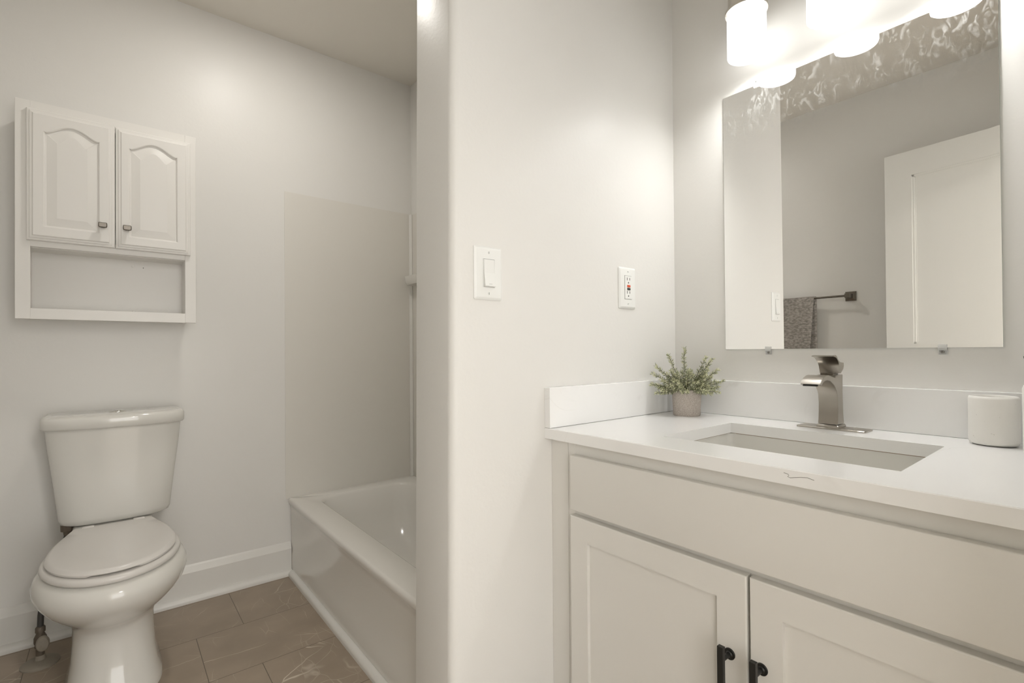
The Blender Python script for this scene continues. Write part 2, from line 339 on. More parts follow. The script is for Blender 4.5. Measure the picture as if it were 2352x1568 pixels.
# ------------------------------------------------------------------ switch and outlet on the partition
def plate(root, x0, x1, z0, z1, tilt=0):
    l0 = rrect(x0, x1, z0, z1, .004, 0); f_ = lambda l, y: [Vector((p.x, y, p.y)) for p in l]
    l1 = rrect(x0, x1, z0, z1, .004, 0); l2 = rrect(x0+.0045, x1-.0045, z0+.0045, z1-.0045, .003, 0); l3 = rrect(x0+.0065, x1-.0065, z0+.0065, z1-.0065, .002, 0)
    return link('wall_plate', loft([f_(l0, YS), f_(l1, YS-.0025), f_(l2, YS-.0062), f_(l3, YS-.0066)]), M['plate'], root, smooth=35)
def pscrew(root, x, z, ang):
    s_ = link('screw', lathe((x, YS-.0064, z), [(.001, -.0012), (.0022, -.0010), (.0030, -.0002), (.0030, .001), (.001, .001)], 18, 'y'), M['plate'], root, smooth=40)
    b = box(-.0026, .0026, -.0003, .0003, -.00035, .00035); b.transform(Matrix.Translation((x, YS-.0077, z)) @ Matrix.Rotation(ang, 4, 'Y')); link('screw_slot', b, M['dark'], s_)
sw = thing('light_switch', (.691, YS, 1.146), 'white rocker light switch with wide plate on the partition, nearer its rounded corner', 'light switch')
plate(sw, .6505, .7310, 1.1462, 1.2722)
link('bezel', box(.6735, .7080, YS-.0078, YS-.006, 1.1755, 1.2430, .0006), M['plate'], sw)
rk = [(YS-.0080, 1.2415), (YS-.0085, 1.2410), (YS-.0090, 1.2100), (YS-.0140, 1.1790), (YS-.0125, 1.1770), (YS-.006, 1.1768), (YS-.006, 1.2415)]
link('rocker', extr([(.6755, a, b) for a, b in rk], (.0305, 0, 0)), M['plate'], sw)
link('bezel_gap', box(.6748, .7068, YS-.0081, YS-.0077, 1.1762, 1.2424), mat('gap_grey', (.35, .34, .32), .6), sw)
link('bottom_mark', box(.687, .696, YS-.0136, YS-.0131, 1.1825, 1.1832), mat('mark_grey', (.4, .4, .38), .5), sw)
pscrew(sw, .6908, 1.2575, math.pi/2); pscrew(sw, .6908, 1.1610, math.pi/2)
ou = thing('outlet', (1.214, YS, 1.152), 'white outlet with red and black test buttons on the partition above the backsplash', 'power outlet')
plate(ou, 1.1745, 1.2540, 1.1515, 1.2760)
link('outlet_face', box(1.1985, 1.2300, YS-.0082, YS-.006, 1.1800, 1.2500, .0006), M['plate'], ou)
link('face_gap', box(1.1975, 1.2310, YS-.0068, YS-.0064, 1.1790, 1.2510), mat('gap_dark', (.22, .21, .19), .6), ou)
for zc_ in (1.2405, 1.2003):
    for x_, h_ in ((1.2085, .0085), (1.2205, .0075)):
        link('slot', box(x_-.0011, x_+.0011, YS-.0084, YS-.0080, zc_-h_/2, zc_+h_/2), M['dark'], ou)
    link('ground_hole', lathe((1.2145, YS-.0081, zc_-.0112), [(.0005, -.0003), (.0022, -.0003), (.0022, 0), (.0005, 0)], 16, 'y'), M['dark'], ou)
link('reset_button', box(1.2085, 1.2225, YS-.0098, YS-.008, 1.2155, 1.2225, .0005), M['red'], ou, label='red button')
link('test_button', box(1.2085, 1.2225, YS-.0098, YS-.008, 1.2070, 1.2135, .0005), M['blk'], ou, label='black button')
pscrew(ou, 1.2143, 1.2628, .3); pscrew(ou, 1.2143, 1.1655, -.3)
# ------------------------------------------------------------------ vanity
ZK, VX = .8251, .8767       # worktop height, plane of the door fronts
YE = -.05                   # far end of the vanity, out of frame
TH = .0266
van = thing('vanity_cabinet', (1.17, .44, 0), 'off-white painted bathroom vanity with one wide drawer front and two recessed-panel doors', 'vanity cabinet')
vb = box(.914, XM, .885, .925, .0, ZK-TH-.001); box(.914, XM, YE+.01, YE+.03, 0, ZK-TH-.001, bm=vb); box(.94, XM, YE+.02, .90, .1, .12, bm=vb); box(.96, .975, YE+.02, .90, 0, .1, bm=vb); box(XM-.006, XM-.001, YE+.02, .90, .1, ZK-TH-.001, bm=vb)
link('carcass', vb, M['cab'], van)
ff = box(.896, .914, .8825, .9425, .0, ZK-TH-.001, .0008); box(.896, .914, .858, .8815, .0, ZK-TH-.001, .0005, bm=ff); box(.899, .914, .88, .884, 0, ZK-TH-.001, bm=ff); box(.896, .914, YE+.01, .0, .0, ZK-TH-.001, bm=ff)
box(.8965, .9140, 0, .858, .745, ZK-TH-.001, bm=ff); box(.8965, .914, 0, .858, .60, .65, bm=ff); box(.8965, .914, 0, .858, .10, .14, bm=ff); box(.8965, .914, .40, .44, .14, .60, bm=ff)
link('face_frame', ff, M['cab'], van)
link('drawer_front', box(VX, VX+.0192, -.02, .8585, .6335, .7672, .0022, 3), M['cab'], van, smooth=40)
def shaker(y0, y1, z0, z1, sw_):
    X0, X1 = VX, VX+.0192
    def lp(i, x): return [Vector((x, y0+i, z0+i)), Vector((x, y1-i, z0+i)), Vector((x, y1-i, z1-i)), Vector((x, y0+i, z1-i))]
    return loft([lp(0, X1), lp(0, X0+.0022), lp(.0008, X0+.0008), lp(.0022, X0), lp(sw_, X0), lp(sw_+.0002, X0+.0004), lp(sw_+.0004, X0+.0085)])
def pull(root, yc, zt, zb, disc=None):
    h = link('door_handle', box(VX-.034, VX-.024, yc-.0055, yc+.0055, zb, zt, .0008), M['blk'], root, label='black bar handle')
    for z_ in (zt-.024, zb+.024):
        st = lathe((VX, yc-.001, z_), [(.001, -.025), (.0042, -.025), (.0042, -.0045), (.0062, -.003), (.0098, -.0028), (.0104, -.0020), (.0104, -.0001), (.001, -.0001)], 28, 'x')
        link('handle_post', st, M['blk'], h, smooth=40)
ztop, zbot = .6195, .105
for (y0, y1, yh) in ((.4235, .8590, .4560), (-.02, .4180, .3985)):
    dr = link('cabinet_door', shaker(y0, y1, zbot, ztop, .0555), M['cab'], van)
    h = link('door_handle', box(VX-.034, VX-.025, yh-.0055, yh+.0055, .335, .4925, .0008), M['blk'], dr, label='black bar handle')
    st = None
    for z_ in (.468, .360):
        st = lathe((VX, yh-.001, z_), [(.001, -.026), (.0042, -.026), (.0042, -.0045), (.0062, -.003), (.0098, -.0028), (.0104, -.0020), (.0104, -.0001), (.001, -.0001)], 28, 'x', bm=st)
    # posts belong to the handle mesh
    hm = bmesh.new(); hm.from_mesh(h.data); st.transform(Matrix.Translation(-Vector(h['_o']))); merge(hm, st); hm.to_mesh(h.data); hm.free()
# worktop with the square sink cut-out
SX0, SX1, SY0, SY1 = .9900, 1.3085, .2245, .6690
wx0, wx1, wy0, wy1 = .8717, XM, YE, YS
def ring(z, i=0): return [Vector((wx0+i, wy0, z)), Vector((wx1, wy0, z)), Vector((wx1, wy1, z)), Vector((wx0+i, wy1, z))]
def hole(z, g=0): return [Vector((SX0-g, SY0-g, z)), Vector((SX1+g, SY0-g, z)), Vector((SX1+g, SY1+g, z)), Vector((SX0-g, SY1+g, z))]
ct_ = loft([hole(ZK-TH), ring(ZK-TH), ring(ZK-.0015), ring(ZK, .0015), hole(ZK), hole(ZK-TH)], False, False)
top = link('countertop', ct_, M['quartz'], label='white quartz worktop with a square sink cut-out on the vanity cabinet', cat='countertop')
# dark hairline vein across its front edge
vp = [(1800,1085),(1811,1089),(1812,1091),(1809,1094),(1815,1097),(1838,1096),(1855,1097),(1870,1103)]
def ray(px, py):
    x = (px-1176)/F; y = (py-784-14.86)/F
    return fwd + x*r2 - y*u2
def onx(px, py, X): v_ = ray(px, py); return Vector((0, 0, H)) + v_*(X/v_.x)
vpts = [onx(a, b, wx0) for a, b in vp]
vpts = [Vector((wx0+.0001, p.y, min(max(p.z, ZK-TH+.002), ZK-.002))) for p in vpts]
link('stone_vein', tube(vpts, .00045, 6), M['vein'], top, label='thin dark vein')
# undermount basin
B0, B1, B2, B3 = SX0-.004, SX1+.003, SY0-.004, SY1+.003
zt = ZK-TH-.0012
bl = [rrect(B0-.03, B1+.03, B2-.03, B3+.03, .02, zt-.012), rrect(B0-.03, B1+.03, B2-.03, B3+.03, .02, zt), rrect(B0, B1, B2, B3, .02, zt), rrect(B0, B1, B2, B3, .02, zt-.004),
      rrect(B0+.004, B1-.004, B2+.004, B3-.004, .022, zt-.08), rrect(B0+.012, B1-.012, B2+.012, B3-.012, .03, zt-.115), rrect(B0+.035, B1-.035, B2+.035, B3-.035, .04, zt-.130), rrect(1.13, 1.17, .427, .467, .0195, zt-.138)]
sk = thing('sink', (1.15, .447, zt-.14), 'white rectangular undermount basin set below the worktop', 'sink')
link('basin', loft(bl, False, True), M['porc'], sk, smooth=50)
link('drain', lathe((1.15, .447, zt-.137), [(.001, .002), (.018, .003), (.021, .001), (.021, 0), (.001, 0)], 28), M['chrome'], sk, smooth=40)
cj = box(B0+.001, B1-.0005, B3-.0006, B3, zt-.0004, zt+.0012); box(B1-.0006, B1, B2, B3, zt-.0004, zt+.0012, bm=cj)
link('caulk_line', cj, M['caulk'], sk, label='brown stained caulk line')
link('backsplash', box(XM-.0205, XM, YE, YS, ZK+.0003, ZK+.1048, .0012), M['quartz'], label='white quartz backsplash strip below the mirror, behind the faucet', cat='backsplash')
link('backsplash', box(wx0, XM-.0205, YS-.0205, YS, ZK+.0006, ZK+.1046, .0012), M['quartz'], label='white quartz side splash strip against the partition, left of the plant', cat='backsplash')
# ------------------------------------------------------------------ faucet
fk = .9798
def P(x, z): return (x*fk, H+(z-H)*fk)
fc = thing('faucet', (1.40, .4585, ZK), 'brushed nickel single-handle faucet with arched flat spout behind the sink', 'faucet')
pl = [rrect(1.372, 1.430, .377, .529, .006, ZK), rrect(1.372, 1.430, .377, .529, .006, ZK+.0028), rrect(1.3735, 1.4285, .3785, .5275, .005, ZK+.0042)]
link('base_plate', loft(pl), M['nick'], fc, smooth=30)
ft = [rrect(1.3765, 1.4305, .4335, .4835, .003, ZK+.0042), rrect(1.3765, 1.4305, .4335, .4835, .003, ZK+.0085), rrect(1.379, 1.4285, .4355, .4815, .003, ZK+.011)]
link('base_collar', loft(ft), M['nick'], fc, smooth=30)
outer = [(1.2985,.9400),(1.3060,.9480),(1.3140,.9525),(1.3220,.9556),(1.3330,.9590),(1.3446,.9604),(1.3560,.9600),(1.3675,.9581),(1.3800,.9552),(1.3909,.9533),(1.3988,.9526),(1.4015,.9540),(1.4059,.9581),(1.4280,.9585),(1.4505,.9588),(1.4488,.9119),(1.4512,.8611),(1.4566,.8340)]
inner = [(1.4088,.8340),(1.4120,.8480),(1.4139,.8642),(1.4147,.8861),(1.4114,.9082),(1.4060,.9180),(1.3979,.9265),(1.3870,.9350),(1.3747,.9406),(1.3620,.9460),(1.3480,.9482),(1.3340,.9475),(1.3216,.9444),(1.3150,.9410),(1.3085,.9360)]
prof = [P(*p) for p in outer+inner]
fb = bmesh.new(); ya, yb = .4372, .4802
va_ = [fb.verts.new((x, ya, z)) for x, z in prof]; vb_ = [fb.verts.new((x, yb, z)) for x, z in prof]; n_ = len(prof)
for i in range(n_): fb.faces.new((va_[i], va_[(i+1) % n_], vb_[(i+1) % n_], vb_[i]))
fA = fb.faces.new(va_); fB = fb.faces.new(vb_[::-1])
bmesh.ops.recalc_face_normals(fb, faces=fb.faces)
bmesh.ops.bevel(fb, geom=[e for e in fb.edges if fA in e.link_faces or fB in e.link_faces], offset=.0009, segments=2, affect='EDGES')
link('spout_body', fb, M['nick'], fc, smooth=32)
ap = P(1.3035, .9380)
sl = box(-.0042, .0012, ya+.006, yb-.006, -.0012, .0012); sl.transform(Matrix.Translation((ap[0]-.0005, 0, ap[1]-.0002)) @ Matrix.Rotation(math.radians(-22), 4, 'Y'))
link('water_outlet', sl, M['dark'], fc)
link('handle_neck', box(1.378, 1.410, .444, .473, P(0, .955)[1], P(0, .9630)[1], .001), M['nickd'], fc)
hd = [(1.4228,.9622),(1.4214,.9810),(1.4180,.9885),(1.4097,.9950),(1.4000,1.0010),(1.3900,1.0040),(1.3803,1.0052),(1.3800,1.0068),(1.3860,1.0084),(1.3940,1.0087),(1.4010,1.0065),(1.4090,.9995),(1.4198,.9928),(1.4320,.9900),(1.4528,.9885),(1.4562,.9802),(1.4540,.9728),(1.4470,.9670),(1.4415,.9622)]
# the handle is dished: its front face curves in
hx = [P(*p) for p in hd]; hb_ = bmesh.new(); rows = []
for k in range(9):
    y_ = .4385 + .0405*k/8; u = 1-((k-4)/4)**2
    row_ = []
    for i, (x, z) in enumerate(hx):
        fl = math.sin(max(0, min(1, (z-.962)/.05))*math.pi/2)*.004*((k-4)/4)
        row_.append(hb_.verts.new((x + (.0045*u*(1-i/8) if i < 8 else 0), y_+fl, z)))
    rows.append(row_)
n_ = len(hx)
for a, c in zip(rows, rows[1:]):
    for i in range(n_): hb_.faces.new((a[i], a[(i+1) % n_], c[(i+1) % n_], c[i]))
hb_.faces.new(rows[0]); hb_.faces.new(rows[-1])
link('lever_handle', hb_, M['nick'], fc, smooth=35)
# ------------------------------------------------------------------ potted plant
PX, PY = 1.368, .838
pp = thing('potted_plant', (PX, PY, ZK), 'small artificial rosemary-like plant in a rough concrete pot on the worktop corner', 'potted plant')
link('pot', lathe((PX, PY, ZK), [(.001, 0), (.0385, 0), (.0398, .002), (.0435, .0775), (.0432, .0785), (.0395, .0785), (.0385, .068), (.001, .068)], 48), M['pot'], pp, smooth=40)
link('soil', lathe((PX, PY, ZK), [(.001, .074), (.02, .073), (.0384, .070), (.0383, .0685), (.001, .0685)], 24), M['soil'], pp)
def leaf(bm, p, dv_, L, wd, mi_):
    dv_ = dv_.normalized(); s = dv_.cross(Vector((random.uniform(-1, 1), random.uniform(-1, 1), random.uniform(-1, 1)))).normalized()
    nrm = s.cross(dv_)
    a = bm.verts.new(p); b = bm.verts.new(p+dv_*L*.5+s*wd+nrm*wd*.3); c = bm.verts.new(p+dv_*L - nrm*wd*.8); e = bm.verts.new(p+dv_*L*.5-s*wd+nrm*wd*.3)
    g = bm.verts.new(p+dv_*L*.5-nrm*wd*.3)
    for tri in ((a, b, g), (b, c, g), (c, e, g), (e, a, g)):
        f_ = bm.faces.new(tri); f_.material_index = mi_
view = Vector((-PX, -PY, 0)).normalized(); side = Vector((-view.y, view.x, 0))   # side points to image right when negated
def sprig(az, el, L, kind, spread=1):
    tb = None; base = Vector((PX+math.cos(az)*.012, PY+math.sin(az)*.012, ZK+.070))
    d0 = Vector((math.cos(az)*math.cos(el), math.sin(az)*math.cos(el), math.sin(el)))
    pts = []; sag = random.uniform(-.0, .25)
    for k in range(9):
        t_ = k/8; pts.append(base + d0*L*t_ + Vector((0, 0, -sag*L*t_*t_*.4)) + Vector((math.sin(3*t_+az)*.003, math.cos(3*t_+az)*.003, 0)))
    return pts
leaves = bmesh.new(); twigs = None; specs = []
N = 74
for i in range(N):
    az = i*2.39996 + random.uniform(-.2, .2); el = math.radians(random.choice([8, 18, 30, 42, 55, 68])+random.uniform(-7, 7)); L = random.uniform(.050, .088)
    specs.append((az, el, L))
def azof(r, f_): v_ = -side*r + view*f_; return math.atan2(v_.y, v_.x)
# the longer sprigs that stick out in the photo (image-right, towards-camera, elevation, length)
for r, f_, el, L in ((-1, .25, 22, .100), (-.85, .1, 45, .108), (-.75, .2, 60, .126), (-.45, .1, 68, .118), (.02, .1, 88, .142), (.35, .2, 70, .128), (.7, .1, 50, .118), (1, .15, 36, .108), (1, .3, 20, .100), (-1, .5, 8, .090), (1, .5, 4, .085)):
    specs.append((azof(r, f_), math.radians(el), L))
for i, (az, el, L) in enumerate(specs):
    pts = sprig(az, el, L, 0)
    for p in pts:      # keep clear of the walls
        p.y = min(p.y, YS-.026 if p.z < ZK+.108 else YS-.006); p.x = min(p.x, XM-.027 if p.z < ZK+.108 else XM-.008); p.z = max(p.z, ZK+.055)
    twigs = tube(pts, [.0008]*8+[.0005], 5, bm=twigs)
    nl = int(L*1300); pale = random.random()
    for j in range(nl):
        t_ = .22 + .78*j/nl; k = min(int(t_*8), 7); u = t_*8-k; p = pts[k].lerp(pts[k+1], u); ax = (pts[k+1]-pts[k]).normalized() if (pts[k+1]-pts[k]).length > 1e-6 else Vector((0, 0, 1))
        rnd = Vector((random.gauss(0, 1), random.gauss(0, 1), random.gauss(0, 1))); rnd = (rnd-ax*rnd.dot(ax)).normalized()
        dd = rnd*.85 + ax*(.42+.5*t_**6)
        tip = p + dd.normalized()*.011
        if tip.x > XM-.003 or tip.y > YS-.003: dd = ax*.5 + Vector((-.5, -.5, .3))
        if tip.z < ZK+.108 and (tip.x > XM-.024 or tip.y > YS-.024): dd = Vector((-.6, -.6, .5))
        mi_ = random.choices([0, 1, 2, 3], [.42, .2+.25*pale, .2, .18])[0] if t_ < .85 else random.choice([0, 1, 1])
        leaf(leaves, p, dd, random.uniform(.0075, .0125), .00125, mi_)
link('foliage', leaves, G3, pp); link('twigs', twigs, M['twig'], pp)
# ------------------------------------------------------------------ ceramic cup and soap dispenser
CX, CY = 1.4050, .1640
link('tumbler', lathe((CX, CY, ZK), [(.001, .0015), (.034, .0015), (.0368, .003), (.0386, .008), (.039, .018), (.0388, .094), (.0378, .0985), (.0360, .0998), (.0345, .0985), (.0338, .094), (.0335, .012), (.031, .008), (.001, .008)], 64), M['cup'],
     label='wide off-white pitted ceramic tumbler on the worktop below the mirror', cat='tumbler', smooth=50)
sd = thing('soap_dispenser', (1.33, .0805, ZK), 'off-white ceramic soap dispenser with black pump, cut by the right photo edge', 'soap dispenser')
DX, DY = 1.33, .0800
link('bottle', lathe((DX, DY, ZK), [(.001, 0), (.033, 0), (.0355, .003), (.036, .01), (.036, .122), (.034, .128), (.015, .131), (.014, .138), (.001, .138)], 48), M['cup'], sd, smooth=50)
pu = lathe((DX, DY, ZK), [(.001, .138), (.0145, .138), (.0145, .150), (.006, .152), (.005, .168), (.010, .170), (.010, .184), (.001, .185)], 28)
tube([(DX, DY, ZK+.180), (DX, DY+.020, ZK+.182), (DX, DY+.033, ZK+.179)], .0038, 12, bm=pu)
link('pump', pu, M['blk'], sd, smooth=40)
# ------------------------------------------------------------------ bathtub
ZR = .3495
tub = thing('bathtub', (.95, 1.78, 0), 'white alcove bathtub with plain apron behind the partition', 'bathtub')
ty0, ty1, tx0, tx1 = PT+.001, YT-.0035, .634, XA-.001
def rr_(x0, x1, y0, y1, r, z, n=10): return rrect(x0, x1, y0, y1, r, z, n)
tl = [rr_(tx0+.02, tx1, ty0, ty1, .002, ZR-.03), rr_(tx0+.002, tx1, ty0, ty1, .002, ZR-.022), rr_(tx0, tx1, ty0, ty1, .002, ZR-.014), rr_(tx0+.003, tx1, ty0, ty1, .003, ZR-.004), rr_(tx0+.011, tx1, ty0, ty1, .006, ZR),
      rr_(.733, 1.214, 1.20, 2.378, .105, ZR+.001), rr_(.740, 1.208, 1.207, 2.371, .10, ZR-.003), rr_(.746, 1.203, 1.214, 2.364, .098, ZR-.012), rr_(.762, 1.190, 1.26, 2.335, .10, ZR-.12), rr_(.785, 1.165, 1.30, 2.27, .11, ZR-.235), rr_(.83, 1.12, 1.36, 2.18, .12, ZR-.275), rr_(.95, 1.0, 1.6, 1.9, .02, ZR-.283)]
link('basin', loft(tl, False, True), M['tub'], tub, smooth=50)
app = [(tx0+.002, ZR-.022), (tx0+.004, ZR-.028), (.6425, ZR-.036), (.646, ZR-.06), (.648, .105), (.6455, .098), (.6455, 0), (.70, 0), (.70, ZR-.022)]
link('apron', extr([(a, ty0, b) for a, b in app], (0, ty1-ty0, 0)), M['tub'], tub, smooth=40)
link('drain', lathe((.975, 1.42, ZR-.2815), [(.001, .003), (.025, .004), (.03, .001), (.03, 0), (.001, 0)], 28), M['chrome'], tub, smooth=40)
ptop = H+.7567
link('surround_panel', box(.6235, XA, YT-.003, YT, ZR-.004, ptop, .0006), M['panel'], label='large plain grey-white surround panel on the toilet wall above the tub', cat='surround panel')
link('surround_panel', box(XA, XA+.0025, PT+.001, YT-.0035, ZR-.004, ptop-.002, .0006), M['panel'], label='plain surround panel on the long wall behind the tub, mostly hidden by the partition', cat='surround panel')
link('corner_bead', extr([(XA-.0015, YT-.0032, ZR+.001), (XA-.014, YT-.0032, ZR+.001), (XA-.015, YT-.006, ZR+.001), (XA-.004, YT-.017, ZR+.001), (XA-.0005, YT-.016, ZR+.001), (XA-.0005, YT-.0032, ZR+.001)], (0, 0, ptop-ZR-.004)), M['trim'], label='narrow vertical white bead in the corner of the tub surround', cat='corner trim', smooth=40)
link('soap_dish', loft([rrect(XA-.05, XA-.0005, 2.30, 2.412, .012, 1.385), rrect(XA-.058, XA-.0005, 2.29, 2.418, .014, 1.40), rrect(XA-.06, XA-.0005, 2.285, 2.42, .014, 1.43), rrect(XA-.055, XA-.006, 2.292, 2.413, .012, 1.432), rrect(XA-.05, XA-.01, 2.30, 2.408, .012, 1.41)]), M['porc'], label='small white soap dish on the tub wall, peeking out beside the partition edge', cat='soap dish', smooth=40)
# ------------------------------------------------------------------ toilet
TX = .003
toi = thing('toilet', (TX, 2.08, 0), 'white two-piece toilet with closed seat lid under the wall cabinet', 'toilet')
def egg(hw, yf, yb, z, n=64, cx=TX, pw=2.0, wy=None):
    # yf front (small y), yb back; widest part at wy
    wy = wy if wy is not None else yf + (yb-yf)*.50; l = []
    for i in range(n):
        a = 2*math.pi*i/n; c_, s_ = math.cos(a), math.sin(a)
        rx_ = math.copysign(abs(c_)**(2/pw), c_); ry_ = math.copysign(abs(s_)**(2/pw), s_)
        l.append(Vector((cx+hw*rx_, wy+(ry_*(yb-wy) if s_ > 0 else ry_*(wy-yf)), z)))
    return l
bw_ = [egg(.122, 1.845, 2.31, 0, pw=2.6, wy=2.0), egg(.121, 1.848, 2.31, .018, pw=2.6, wy=2.0), egg(.110, 1.868, 2.30, .05, pw=2.5, wy=2.0), egg(.104, 1.882, 2.29, .10, pw=2.4, wy=2.02), egg(.101, 1.890, 2.28, .16, pw=2.3, wy=2.03), egg(.102, 1.885, 2.28, .20, pw=2.2, wy=2.03),
       egg(.109, 1.868, 2.28, .222, pw=2.1, wy=2.02), egg(.124, 1.838, 2.27, .243, wy=2.01), egg(.146, 1.800, 2.26, .268, wy=2.0), egg(.166, 1.768, 2.25, .295, wy=1.985), egg(.181, 1.744, 2.245, .322, wy=1.98), egg(.188, 1.732, 2.245, .348, wy=1.975), egg(.187, 1.734, 2.245, .366, wy=1.975), egg(.180, 1.744, 2.24, .382, wy=1.975), egg(.168, 1.760, 2.23, .3915, wy=1.98), egg(.12, 1.82, 2.20, .3925, wy=1.99)]
link('bowl', loft(bw_), M['porc'], toi, smooth=60)
dk = [rrect(TX-.085, TX+.085, 2.12, 2.39, .03, .22), rrect(TX-.10, TX+.10, 2.13, 2.41, .03, .32), rrect(TX-.115, TX+.115, 2.14, 2.42, .03, .40), rrect(TX-.112, TX+.112, 2.22, 2.42, .03, .421), rrect(TX-.105, TX+.105, 2.25, 2.415, .03, .427)]
link('tank_deck', loft(dk), M['porc'], toi, smooth=50)
st_ = [egg(.158, 1.765, 2.235, .3935, wy=1.985), egg(.168, 1.752, 2.24, .3945, wy=1.985), egg(.1715, 1.748, 2.24, .402, wy=1.985), egg(.169, 1.751, 2.24, .410, wy=1.985), egg(.160, 1.762, 2.235, .4135, wy=1.985), egg(.09, 1.85, 2.2, .4135, wy=1.985)]
link('seat', loft(st_), M['seat'], toi, smooth=60)
def lid(hw, yf, z, yb=2.232, wb=.106, wy=1.985, n=40):
    l = []
    for i in range(n+1):
        a = math.pi + math.pi*i/n; l.append(Vector((TX+hw*math.cos(a), wy+(wy-yf)*math.sin(a), z)))
    if z < .4165:     # shallow finger notch along the front edge
        for p in l:
            if p.y < wy and -.055 < p.x-TX < .060: p.z += .0035
    for k in range(1, 9):
        t_ = k/8; l.append(Vector((TX+wb+(hw-wb)*math.cos(t_*math.pi/2), wy+(yb-wy)*t_, z)))
    for k in range(8, 0, -1):
        t_ = k/8; l.append(Vector((TX-wb-(hw-wb)*math.cos(t_*math.pi/2), wy+(yb-wy)*t_, z)))
    return l
ld = [lid(.150, 1.775, .4145), lid(.158, 1.764, .4160), lid(.160, 1.761, .4225), lid(.156, 1.766, .4300), lid(.148, 1.776, .4330), lid(.10, 1.85, .4355, 2.20, .08), lid(.03, 1.93, .4365, 2.1, .02)]
link('seat_lid', loft(ld), M['seat'], toi, smooth=45)
for s_ in (-1, 1):
    link('hinge', box(TX+s_*.07-.018, TX+s_*.07+.018, 2.222, 2.246, .412, .436, .005), M['seat'], toi, smooth=40)
def tk(hw, yf, yb, z, bulge, r=.03, n=30, cx=.012):
    # front face bows towards the room
    l = []
    for i in range(n+1):
        t_ = -1+2*i/n; e = abs(t_)**6
        l.append(Vector((cx+hw*t_, yf+bulge*t_*t_+r*e, z)))
    l += [Vector((cx+hw, yb-.01, z)), Vector((cx+hw-.01, yb, z)), Vector((cx-hw+.01, yb, z)), Vector((cx-hw, yb-.01, z))]
    return l
tz = [tk(.115, 2.29, 2.40, .4275, .01), tk(.140, 2.268, 2.42, .4290, .012), tk(.152, 2.255, 2.425, .4370, .015), tk(.158, 2.248, 2.428, .453, .018), tk(.171, 2.240, 2.43, .58, .022), tk(.185, 2.233, 2.432, .70, .025), tk(.191, 2.229, 2.433, .768, .026)]
link('tank', loft(tz), M['porc'], toi, smooth=50)
tlid = [tk(.185, 2.232, 2.432, .7665, .03), tk(.197, 2.215, 2.436, .7685, .03), tk(.2015, 2.208, 2.438, .776, .03), tk(.2015, 2.208, 2.438, .802, .03), tk(.1995, 2.211, 2.436, .808, .03), tk(.195, 2.217, 2.433, .8125, .03), tk(.188, 2.226, 2.428, .8145, .03)]
link('tank_lid', loft(tlid), M['porc'], toi, smooth=50)
link('flush_button', lathe((.013, 2.335, .8143), [(.001, .0055), (.021, .0055), (.0225, .004), (.024, .0035), (.026, .001), (.026, 0), (.001, 0)], 32), M['chrome'], toi, smooth=40)
# water supply
ws = thing('supply_valve', (-.188, 2.27, 0), 'old water supply valve with dark hose rising from the floor behind the toilet', 'supply valve')
link('floor_flange', lathe((-.188, 2.268, 0), [(.001, .0), (.05, 0), (.05, .004), (.044, .009), (.03, .012), (.015, .016), (.012, .03), (.001, .03)], 32), M['flange'], ws, smooth=50)
link('stub_pipe', lathe((-.188, 2.268, 0), [(.001, .01), (.0115, .012), (.0115, .055), (.014, .056), (.014, .062), (.001, .062)], 20), M['rust'], ws, smooth=40)
bd = lathe((-.188, 2.268, .06), [(.001, 0), (.012, .001), (.0165, .012), (.0165, .028), (.012, .038), (.010, .044), (.013, .046), (.013, .060), (.010, .064), (.001, .064)], 20)
tube([(-.188, 2.268, .082), (-.180, 2.232, .082)], .008, 14, bm=bd)
link('valve_body', bd, M['rust'], ws, smooth=40)
vh = lathe((0, 0, 0), [(.001, -.008), (.015, -.008), (.018, -.004), (.018, .004), (.013, .008), (.001, .009)], 28, 'y')
vh.transform(Matrix.Translation((-.179, 2.226, .082)) @ Matrix.Diagonal((.95, 1, 1.35, 1)))
link('oval_handle', vh, M['flange'], ws, smooth=50)
link('hose', tube([(-.188, 2.268, .122), (-.187, 2.27, .16), (-.180, 2.29, .24), (-.150, 2.31, .32), (-.128, 2.318, .375), (-.123, 2.318, .405)], .0085, 12), M['hose'], ws, smooth=50)
link('hose_nut', lathe((-.123, 2.318, .398), [(.001, 0), (.011, 0), (.012, .012), (.019, .014), (.0195, .036), (.001, .0405)], 12), M['rust'], ws, smooth=20)
# ------------------------------------------------------------------ wall cabinet over the toilet
CFY = 2.320
wc = thing('wall_cabinet', (.004, 2.44, 1.146), 'white wall cabinet with two arched raised-panel doors and open shelf above the toilet', 'wall cabinet')
cx0, cx1, cz0, cz1 = -.2540, .2590, 1.1475, 1.8890
bx0, bx1 = -.238, .236
body = box(bx0, bx0+.014, CFY+.017, YT, cz0+.004, cz1-.01); box(bx1-.014, bx1, CFY+.017, YT, cz0+.004, cz1-.01, bm=body)
box(bx0+.014, bx1-.014, CFY+.017, YT, cz0+.004, cz0+.018, bm=body); box(bx0+.014, bx1-.014, CFY+.017, YT, 1.392, 1.406, bm=body); box(bx0+.014, bx1-.014, CFY+.017, YT, cz1-.024, cz1-.01, bm=body)
box(bx0+.014, bx1-.014, YT-.010, YT, cz0+.018, 1.392, bm=body); box(bx0+.014, bx1-.014, YT-.010, YT, 1.406, cz1-.024, bm=body)
link('cabinet_body', body, M['wcab'], wc)
ox0, ox1, oz0, oz1 = -.2165, .2225, 1.1835, 1.3940
fr = box(cx0, ox0, CFY, CFY+.017, cz0, cz1, .0012); box(ox1, cx1, CFY, CFY+.017, cz0, cz1, .0012, bm=fr)
